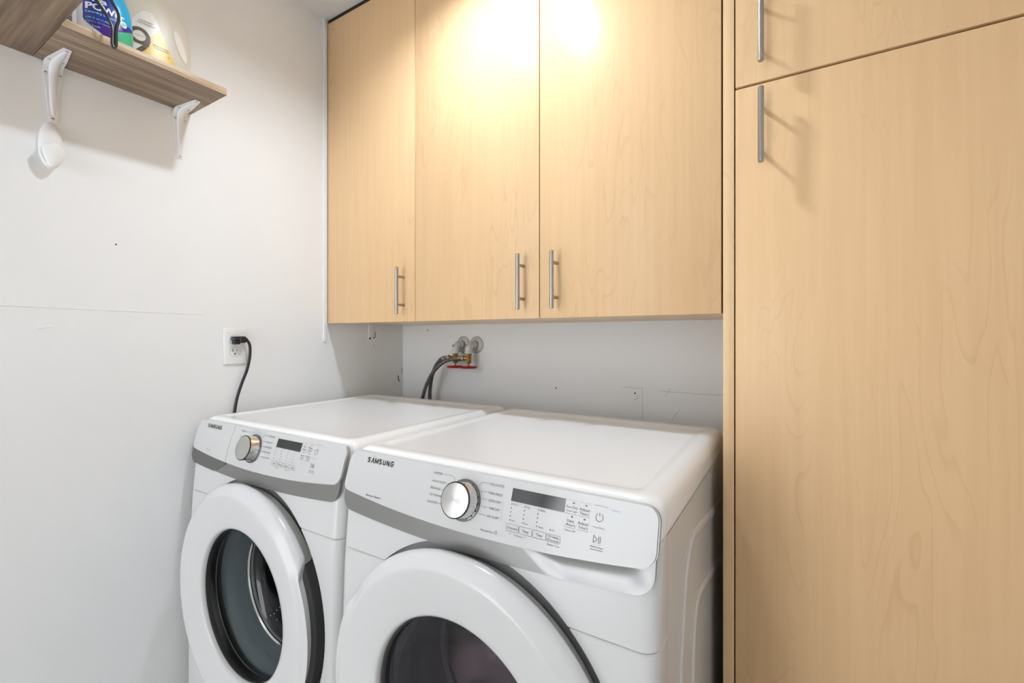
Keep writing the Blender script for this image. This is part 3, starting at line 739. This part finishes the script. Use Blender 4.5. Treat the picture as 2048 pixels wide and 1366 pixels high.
        border = [i * n1 for i in range(nX)] + [(nX - 1) * n1 + j for j in range(1, n1)] + [i * n1 + nz for i in range(nX - 2, -1, -1)] + [j for j in range(nz - 1, 0, -1)]
        N = len(fr)
        # rounded rim: a slightly larger ring just behind the face
        F += [(border[k], N + border[k], N + border[(k + 1) % len(border)], border[(k + 1) % len(border)]) for k in range(len(border))]
        return m.add(fr + bk, F)
    top = lambda x: .9745
    FO = .0075
    def scoop_off(x, z):
        if isw: return .0042
        v = min(1, max(0, (z - bl(x)) / max(fb(x) - bl(x), 1e-4))); u = x - (.459 + (1 - v) * .05)
        k = min(1, max(0, u) / .05) * min(1, max(0, .680 - x) / .045); k = k * k * (3 - 2 * k)
        return .0050 - .0045 * k * math.sin(math.pi * v)
    patch(XA + .001, XB + .0024, lambda x: fb(x) - .0020 * min(1, max(0, (x - .3) / .2)), lambda x: .9738, FO - .0025, -.002, (.014, .0245), (.021, .021), 64).build('panel_rim', 'rim', t, ang=40)
    if isw:
        dr = patch(XA, .1988, fb, top, FO, -.002, (.014, 0), (.020, 0), 16).build('dispenser_drawer', 'appl_panel', t, ang=40)
        patch(.2003, XB, fb, top, FO, -.002, (0, .022), (0, .020)).build('control_panel', 'appl_panel', t, ang=40)
        cpn = [c for c in t.children if c.name.startswith('control_panel')][0]
        sl = lambda x: .0
        d1 = patch(XA, .1988, lambda x: max(bl(x), bl(x) + (x - .144) / .055 * .030), lambda x: fb(x) + .003, .0060, -.002, (.024, 0), (0, 0), 20)
        d1.build('drawer_trim', 'band_dark', dr, ang=40)
        patch(.145, XB - .002, lambda x: bl(x), lambda x: fb(x) + .002 + corner(x, -9, XB, .022) - max(0, (.2 - x) / .055) * .034, scoop_off, -.002, (0, .026), (0, 0)).build('trim_band', 'band', t, ang=40)
    else:
        cpn = patch(XA, XB, fb, top, FO, -.002, (.012, .022), (.020, .020), 64).build('control_panel', 'appl_panel', t, ang=40)
        cut_z = lambda x: fb(x) - (x - .459) / .05 * (fb(x) - bl(x))
        patch(XA + .002, .5088, bl, lambda x: min(fb(x) + .004, cut_z(x)) if x > .459 else fb(x) + .004, .0050, -.002, (.026, 0), (0, 0), 80, 6).build('trim_band', 'band', t, ang=40)
        patch(.4592, XB - .0005, lambda x: max(bl(x), cut_z(x)), lambda x: fb(x) + .001 + corner(x, -9, XB, .022), scoop_off, -.002, (0, .030), (0, 0), 110, 16).build('finger_scoop', 'scoop', t, ang=60)
    F = lambda x, z: P(x, z, FO + .0006)
    # display
    DX = -.0148 if isw else 0; DZ = 0.0005 if isw else 0
    dx0, dx1 = .4308 + DX, .5325 + DX
    patch(dx0, dx1, lambda x: .9423 + DZ, lambda x: .9624 + DZ, FO + .0005, FO - .002, nx=4, nz=3).build('display', 'display', t, ang=40)
    # brand
    m = MB(); bx = .0975 - (.003 if isw else 0); put_brand(m, 'SAMSUNG', bx - .041, bx + .041, .9548, .9662, .0023, F); m.build('brand_lettering', 'ink', cpn if not isw else dr, smooth=False)
    # knob
    kx, kz = (.318, .9265) if isw else (.331, .9262)
    n = Vector((0, -1, (yf(kz + .03) - yf(kz - .03)) / .06)).normalized()
    kc = P(kx, kz, FO)
    bz = MB().lathe([(.0, -.002), (.0372, -.002), (.0372, .0012), (.0350, .0024), (.033, .0024), (.0325, -.004), (0, -.004)], kc, n, 64).build('knob_bezel', 'bezel', t)
    for k in range(14):
        a = R(-65 + k * 10.5 if not isw else -65 + k * 10.5)
        u = Vector((1, 0, 0)); v = n.cross(u)
        p = kc + (u * math.cos(a) - v * math.sin(a) * -1) * .0338 + n * .0026
        if k % 2 == 0: MB().lathe([(0, .0004), (.0016, .0003), (.0018, 0)], p, n, 8).build('selector_lamp', 'ink', bz)
    rot = n.to_track_quat('Z', 'Y').to_matrix().to_4x4()
    kb = MB().lathe([(0, .0), (.0330, .0), (.0330, .004), (.0318, .006), (.0312, .0255), (.0306, .0275)], (0, 0, 0), (0, 0, 1), 72)
    ko = kb.build('knob', 'chrome'); ko.parent = t
    ko.matrix_local = Matrix.Translation(kc + n * .0015 - ORG[t.name]) @ rot
    ORG[ko.name] = Vector((0, 0, 0))
    kf = MB().lathe([(0, .0284), (.028, .0280), (.0300, .0276), (.0306, .0268), (.0306, .0262)], (0, 0, 0), (0, 0, 1), 72).build('knob_cap', 'knob')
    kf.parent = ko
    rg_ = MB().lathe([(.0312, .0235), (.0321, .0238), (.0321, .0262), (.0312, .0266)], (0, 0, 0), (0, 0, 1), 64).build('knob_ring', 'rubber'); rg_.parent = ko
    # printed legends
    dk, gy, pl = MB(), MB(), MB()
    H = .0040
    if isw:
        left = [('NORMAL', .2501, .9642, .020), ('HEAVY DUTY', .2561, .9498, .030), ('WHITES', .2521, .9382, .018), ('BEDDING', .2507, .926, .021), ('ACTIVEWEAR', .2513, .9136, .030)]
        right = [('QUICK WASH', .3845, .9640, .030), ('DELICATES', .3843, .9493, .027), ('PERM PRESS', .3835, .9376, .030), ('RINSE+SPIN', .3832, .9254, .029), ('SELF CLEAN', .3840, .9129, .031)]
    else:
        left = [('NORMAL', .2593, .9620, .0225), ('HEAVY DUTY', .2652, .9474, .0335), ('BEDDING', .2602, .9353, .0245), ('ACTIVEWEAR', .2653, .9234, .0335), ('SANITIZE', .2583, .9105, .0245)]
        right = [('DELICATES', .3977, .9617, .0295), ('PERM PRESS', .3968, .9472, .0300), ('QUICK DRY', .3979, .9356, .0270), ('TIME DRY', .3998, .9232, .0240), ('AIR FLUFF', .3984, .9102, .0255)]
    for i, (s_, x, z, wd) in enumerate(left):
        put_text(dk, s_, x, z, H, F, wd)
        xe = kx - math.sqrt(max(0, .0385 ** 2 - (z - kz) ** 2))
        if i == 0: put_line(gy, [(x + wd / 2 + .003, z), (kx - .036, z), (kx - .032, z - .002), (kx - .0285, z - .0075)], .0006, F)
        else: put_line(gy, [(x + wd / 2 + .0025, z), (max(xe - .001, x + wd / 2 + .004), z)], .0006, F)
    for i, (s_, x, z, wd) in enumerate(right):
        put_text(dk, s_, x, z, H, F, wd)
        xe = kx + math.sqrt(max(0, .0385 ** 2 - (z - kz) ** 2))
        if i == 0: put_line(gy, [(x - wd / 2 - .0025, z), (kx + .034, z), (kx + .031, z - .002), (kx + .0285, z - .0065)], .0006, F)
        else: put_line(gy, [(xe + .001, z), (x - wd / 2 - .0025, z)], .0006, F)
    bz0, bz1 = (.9000, .9104) if isw else (.8950, .9063)
    lz0, lz1 = (.9166, .9423) if isw else (.9127, .9378)
    cols = [.4338 + DX, .4599 + DX, .4863 + DX, .5117 + DX]
    names = [('Temp',), ('Rinse',), ('Spin',), ('Soil',)] if isw else [('Dryness',), ('Temp',), ('Time',), ('Wrinkle', 'Prevent')]
    tb = [('Hot', 'Cold'), ('Extra', 'Less'), ('High', 'No Spin'), ('Heavy', 'Light')] if isw else [('More', 'Less'), ('High', 'Low'), ('60min', '20min'), (None, 'On')]
    for k in range(4):
        cx = cols[k]; bx0 = cx - .0060; bx1 = bx0 + .0251
        nl = 5 if (isw or k < 3) else 1
        for q in range(nl):
            z = lz0 + (lz1 - lz0) * q / 4
            put_line(dk, [(cx, z - .0012), (cx, z + .0012)], .0017, F)
        a, b = tb[k]
        if a: put_text(pl if isw else gy, a, cx + .0030, lz1, .0030, F, align='L')
        put_text(pl if isw else gy, b, cx + .0030, lz0, .0030, F, align='L')
        bt_ = MB(); put_line(bt_, rrect(bx0, bx1, bz0, bz1, .0022), .0005, F); bt_.build('button', 'ink_grey', cpn, smooth=False)
        mid = (bz0 + bz1) / 2
        if len(names[k]) == 1: put_text(dk, names[k][0], (bx0 + bx1) / 2, mid, .0046, F, min(.0195, .0030 * len(names[k][0])))
        else:
            put_text(dk, names[k][0], (bx0 + bx1) / 2, mid + .0026, .0040, F, .0195); put_text(dk, names[k][1], (bx0 + bx1) / 2, mid - .0026, .0040, F, .0195)
    E0 = DX; EZ = .0042 if isw else 0
    if isw:
        put_text(gy, '*Child Lock', .4405, .8958, .0028, F, .017); put_text(gy, '*Spin Only', .4840, .8962, .0028, F, .014)
        blk = [('Pre', 'Soak', None), ('Delay', 'End', None), ('Alarm', 'Off', None), ('Smart', 'Care', None)]
    else:
        put_text(gy, '*Child Lock', .4526, .8908, .0030, F, .0185); put_text(gy, '*Smart Care', .5187, .8908, .0032, F, .0225)
        put_line(gy, [(.4365, .893), (.4365, .8912), (.440, .8912)], .0005, F); put_line(gy, [(.4645, .8912), (.468, .8912), (.468, .893)], .0005, F)
        put_text(gy, 'Manual Dry', .3895, .8857, .0042, F, .0265); put_line(gy, [(.4065, .8875), (.4065, .884), (.4105, .884), (.4105, .8875), (.4085, .890), (.4065, .8875)], .0006, F)
        put_text(dk, 'Moisture Sensor', .0975, .8928, .0038, F, .044, bold=.02)
        put_line(pl, [(.4150, .9375), (.4160, .9375), (.4160, .9075), (.4145, .9075)], .0005, F)
        put_text(gy, '*Drum Light', .5452, .9465, .0026, F, .0200); put_text(gy, '*Alarm Off', .5455, .9184, .0028, F, .0195)
        blk = [('Eco Dry', None, None), ('Adjust', 'Time\u2227', None), ('Damp', 'Alert', None), ('Adjust', 'Time\u2228', None)]
    for k, (a, b, _) in enumerate(blk):
        cx = (.5455 if k % 2 == 0 else .5672) + E0; zt = (.9584 if k < 2 else .9386) + EZ
        put_line(dk, [(cx + .0010, zt), (cx + .0036, zt)] if isw else [(cx + .0001, zt), (cx + .0034, zt)], .0022, F)
        put_text(dk if not isw else gy, a, cx, zt - .0060, .0042, F, min(.0195, .0031 * len(a)))
        if b: put_text(dk if not isw else gy, b, cx + .0005, zt - .0118, .0042, F, min(.0175, .0034 * len(b)))
    for xa, xb, z, wd in ((.5342, .5531, .9621, .0003), (.5568, .5762, .9620, .0003), (.535, .556, .9423, .0004), (.557, .577, .9424, .0004), (.535, .555, .9224, .0004), (.5575, .577, .9223, .0004), (.5814, .6036, .9620, .0005), (.5815, .6027, .9001, .0007)):
        put_line(gy, [(xa + E0, z + EZ), (xb + E0, z + EZ)], wd, F)
    put_line(pl, [(.583 + E0, .9315 + EZ), (.6024 + E0, .9315 + EZ)], .0012, F)
    px, pz_ = .5926 + E0, .9460 + EZ
    put_line(dk, [(px + .0058 * math.sin(R(a)), pz_ + .0058 * math.cos(R(a))) for a in range(30, 331, 15)], .0008, F); put_line(dk, [(px, pz_ + .0018), (px, pz_ + .0066)], .0008, F)
    px, pz_ = .5915 + E0, .9150 + EZ
    put_line(dk, [(px - .0052, pz_ - .0052), (px - .0052, pz_ + .0052), (px + .0012, pz_), (px - .0052, pz_ - .0052)], .0008, F)
    put_line(dk, [(px + .0034, pz_ - .0052), (px + .0034, pz_ + .0052)], .0008, F); put_line(dk, [(px + .0060, pz_ - .0052), (px + .0060, pz_ + .0052)], .0008, F)
    put_text(gy, 'Hold to Start', .5926 + E0, .9044 + EZ, .0032, F, .0212); put_text(pl, '*(3 sec)', .6165 + E0, .9595 + EZ, .0026, F, .012)
    dk.build('legend', 'ink_grey', cpn, smooth=False)
    gy.build('legend', 'ink_grey', cpn, smooth=False); pl.build('legend', 'ink_pale', cpn, smooth=False)
    if isw:
        m = MB(); put_line(m, [(.0875, .8973), (.0905, .8973)], .0040, F); put_line(m, rrect(.0985, .1055, .8935, .9005, .001), .0006, F); put_text(m, 'he', .102, .897, .0035, F); m.build('legend', 'ink_grey', dr, smooth=False)
    # ---- door recess, drum and door
    C = V(DC[0], YREF, DC[1]); ax = (0, -1, 0)
    MB().lathe([(.3092, -.0245), (.2, -.028), (.196, -.07)], C, ax, 96).build('door_recess', 'seat', t)
    g = MB()
    if isw: g.lathe([(.199, -.030), (.192, -.040), (.186, -.060), (.181, -.085), (.178, -.098), (.173, -.104), (.178, -.112), (.20, -.116)], C, ax, 72)
    else: g.lathe([(.197, -.050), (.186, -.058), (.180, -.085), (.176, -.12), (.178, -.150), (.172, -.158), (.176, -.168), (.20, -.18)], C, ax, 72)
    g.build('door_gasket', 'gasket' if isw else 'drum_d', t)
    dm = MB().lathe([(.19, -.12 if isw else -.19), (.262, -.13 if isw else -.20), (.268, -.15 if isw else -.22), (.268, -.56), (.25, -.585), (0, -.59)], C, ax, 64).build('drum', 'drum' if isw else 'drum_d', t)
    for k in range(3):
        a = R(100 + k * 120 if isw else 62 + 120 * k); rad = Vector((math.cos(a), 0, math.sin(a))); tn = Vector((-math.sin(a), 0, math.cos(a)))
        m = MB(); m.loft([[C + rad * r_ + tn * s_ + Vector((0, y_, 0)) for s_, y_ in ((-w_, .23), (-w_, .54), (w_, .54), (w_, .23))] for r_, w_ in ((.269, .045), (.235, .022), (.205, .012))]); m.build('baffle', 'drum' if isw else 'ink_pale', dm)
    if isw:
        pm = MB()
        for i in range(26):
            a = 2 * math.pi * i / 26
            for r_ in (.06, .10, .14, .18, .22): pm.lathe([(0, .0008), (.0028, .0004)], C + Vector((r_ * math.cos(a + r_ * 7), .589, r_ * math.sin(a + r_ * 7))), ax, 6)
        tag(pm.build('drum_holes', 'ink', t), kind='stuff')
    d = tag(bpy.data.objects.new('door', None)); col.objects.link(d); d.parent = t; ORG[d.name] = ORG[t.name]
    hs = 0.0 if isw else math.pi
    prof = [(.1895, -.010), (.1892, .018), (.1910, .0265), (.196, .0300), (.208, .0325), (.23, .0372), (.255, .0408), (.2745, .0432), (.2785, .0434), (.2815, .0427), (.2842, .0410), (.2860, .0397), (.2965, .0320), (.2990, .0300), (.3035, .0248), (.3056, .0180), (.3045, .0110), (.2990, .0045), (.2900, .0000), (.2880, -.018)]
    def grip(r, h, th):
        # th measured in lathe frame: u=+x, v=ax x u
        d_ = abs((th - hs + math.pi) % (2 * math.pi) - math.pi)
        k = 1 - min(1, max(0, (d_ - R(27)) / R(9))); k = k * k * (3 - 2 * k)
        if r >= .2840 and h > .02: h2 = .0415 - (r - .284) * .22; r2 = min(r, .2990 + (r - .299) * .3); return r + (r2 - r) * k, h + (h2 - h) * k
        if r >= .286 and h <= .02: r2 = {True: .2975, False: .2760}[h > .014]; h2 = .033 if h > .014 else h + .012; return r + (r2 - r) * k, h + (h2 - h) * k
        return r, h
    MB().lathe(prof, C, ax, 180, fn=grip).build('door_ring', 'appl', d, ang=55)
    MB().lathe([(.2870, -.02), (.2870, .006), (.2760, .012)], C, ax, 96).build('door_back', 'bezel', d)
    MB().lathe([(.1898, .014), (.1880, .019), (.1860, .016), (.1860, -.005), (.1890, -.008)], C, ax, 96).build('glass_rim', 'rubber' if isw else 'band_dark', d)
    if isw:
        gl = MB().lathe([(.1865, .010), (.183, -.004), (.177, -.03), (.171, -.06), (.166, -.085), (.155, -.102), (.12, -.113), (.06, -.118), (0, -.119)], C, ax, 96)
        glo = gl.build('door_glass', 'glass_w', d, ang=60)
        MB().lathe([(.1655, -.084), (.1662, -.088), (.1635, -.092), (.1625, -.088)], C, ax, 96, closed=True).build('glass_step', 'chrome', d)
        dp = MB(); rnd = random.Random(3)
        for i in range(150):
            a = rnd.uniform(-2.2, 2.6); r_ = rnd.uniform(.03, .152)
            hh = np.interp(r_, [0, .06, .12, .155, .166], [-.119, -.118, -.113, -.102, -.085])
            dp.lathe([(0, .0012), (.0012, .0006), (.0015, -.0004)], C + Vector((r_ * math.cos(a), -hh - .0006, r_ * math.sin(a))), ax, 6)
        tag(dp.build('water_drops', 'drop', d), kind='stuff')
    else:
        MB().lathe([(.1865, .008), (.168, .0115), (.14, .0145), (.10, .0175), (.05, .0190), (0, .0195)], C, ax, 96).build('door_glass', 'glass_d', d, ang=60)
        MB().lathe([(.170, -.012), (.160, -.045), (.145, -.075), (.10, -.088), (.05, -.093), (0, -.094)], C, ax, 72).build('inner_glass', 'glass_w', d, ang=60)
    return t, C
XW, XD = .026, .721
tw, CW = machine(XW, .004, 'washer', 'white front-load washer with detergent drawer and clear bowl door, beside the left wall')
td, CD = machine(XD, 0.0, 'dryer', 'white front-load dryer with dark tinted round door, beside the tall cabinet')
# laundry
def heap(name, c, rad, seed, mat, label, squash=(1, 1, 1)):
    bm = bmesh.new(); bmesh.ops.create_icosphere(bm, subdivisions=5, radius=1)
    for v in bm.verts:
        p = v.co.copy(); f = 1 + .22 * noise.noise(p * 1.7 + Vector((seed, 0, 0))) + .10 * abs(noise.noise(p * 4 + Vector((0, seed, 0)))) - .05 * abs(noise.noise(p * 8 + Vector((0, 0, seed))))
        v.co = Vector((p.x * squash[0], p.y * squash[1], p.z * squash[2])) * rad * f + Vector(c)
    o = MB().bm(bm).build(name, mat, origin=(c[0], c[1], c[2] - rad * squash[2]), ang=80)
    return tag(o, label, 'laundry')
heap('towel', (.945, -.665, .445), .098, 2.3, 'towel', 'dusty mauve towel bundled inside the dryer drum', (1.15, .9, 1.0))
heap('shirt', (1.0, -.772, .445), .042, 5.1, 'cloth_g', 'pale sage garment crumpled low in the dryer drum', (1.3, .6, .8))
heap('garment', (.30, -.60, .36), .06, 8.4, 'cloth_d', 'dark brown garment lying in the washer drum', (1.5, 1.2, .9))

for o in list(bpy.data.objects):
    if o.name.split('.')[0] in ('legend', 'lettering'): o['kind'] = 'stuff'
# ------------------------------------------------------------------ ceiling lamp (just above the frame)
lt = empty('ceiling_lamp', (LAMP.x, LAMP.y, CEIL), 'small round white can downlight on the ceiling in front of the wall cabinets', 'lamp')
MB().lathe([(.0465, CEIL - .0005), (.079, CEIL - .0005), (.080, CEIL - .052), (.077, CEIL - .054), (.074, CEIL - .052), (.072, CEIL - .010), (.0465, CEIL - .010)], (LAMP.x, LAMP.y, 0), (0, 0, 1), 48, closed=True).build('housing', 'wplastic', lt)
MB().lathe([(.0, -.0), (.045, .0), (.046, .002), (.046, .012), (0, .012)], LAMP, (0, 0, 1), 36).build('diffuser', 'bulb', lt)
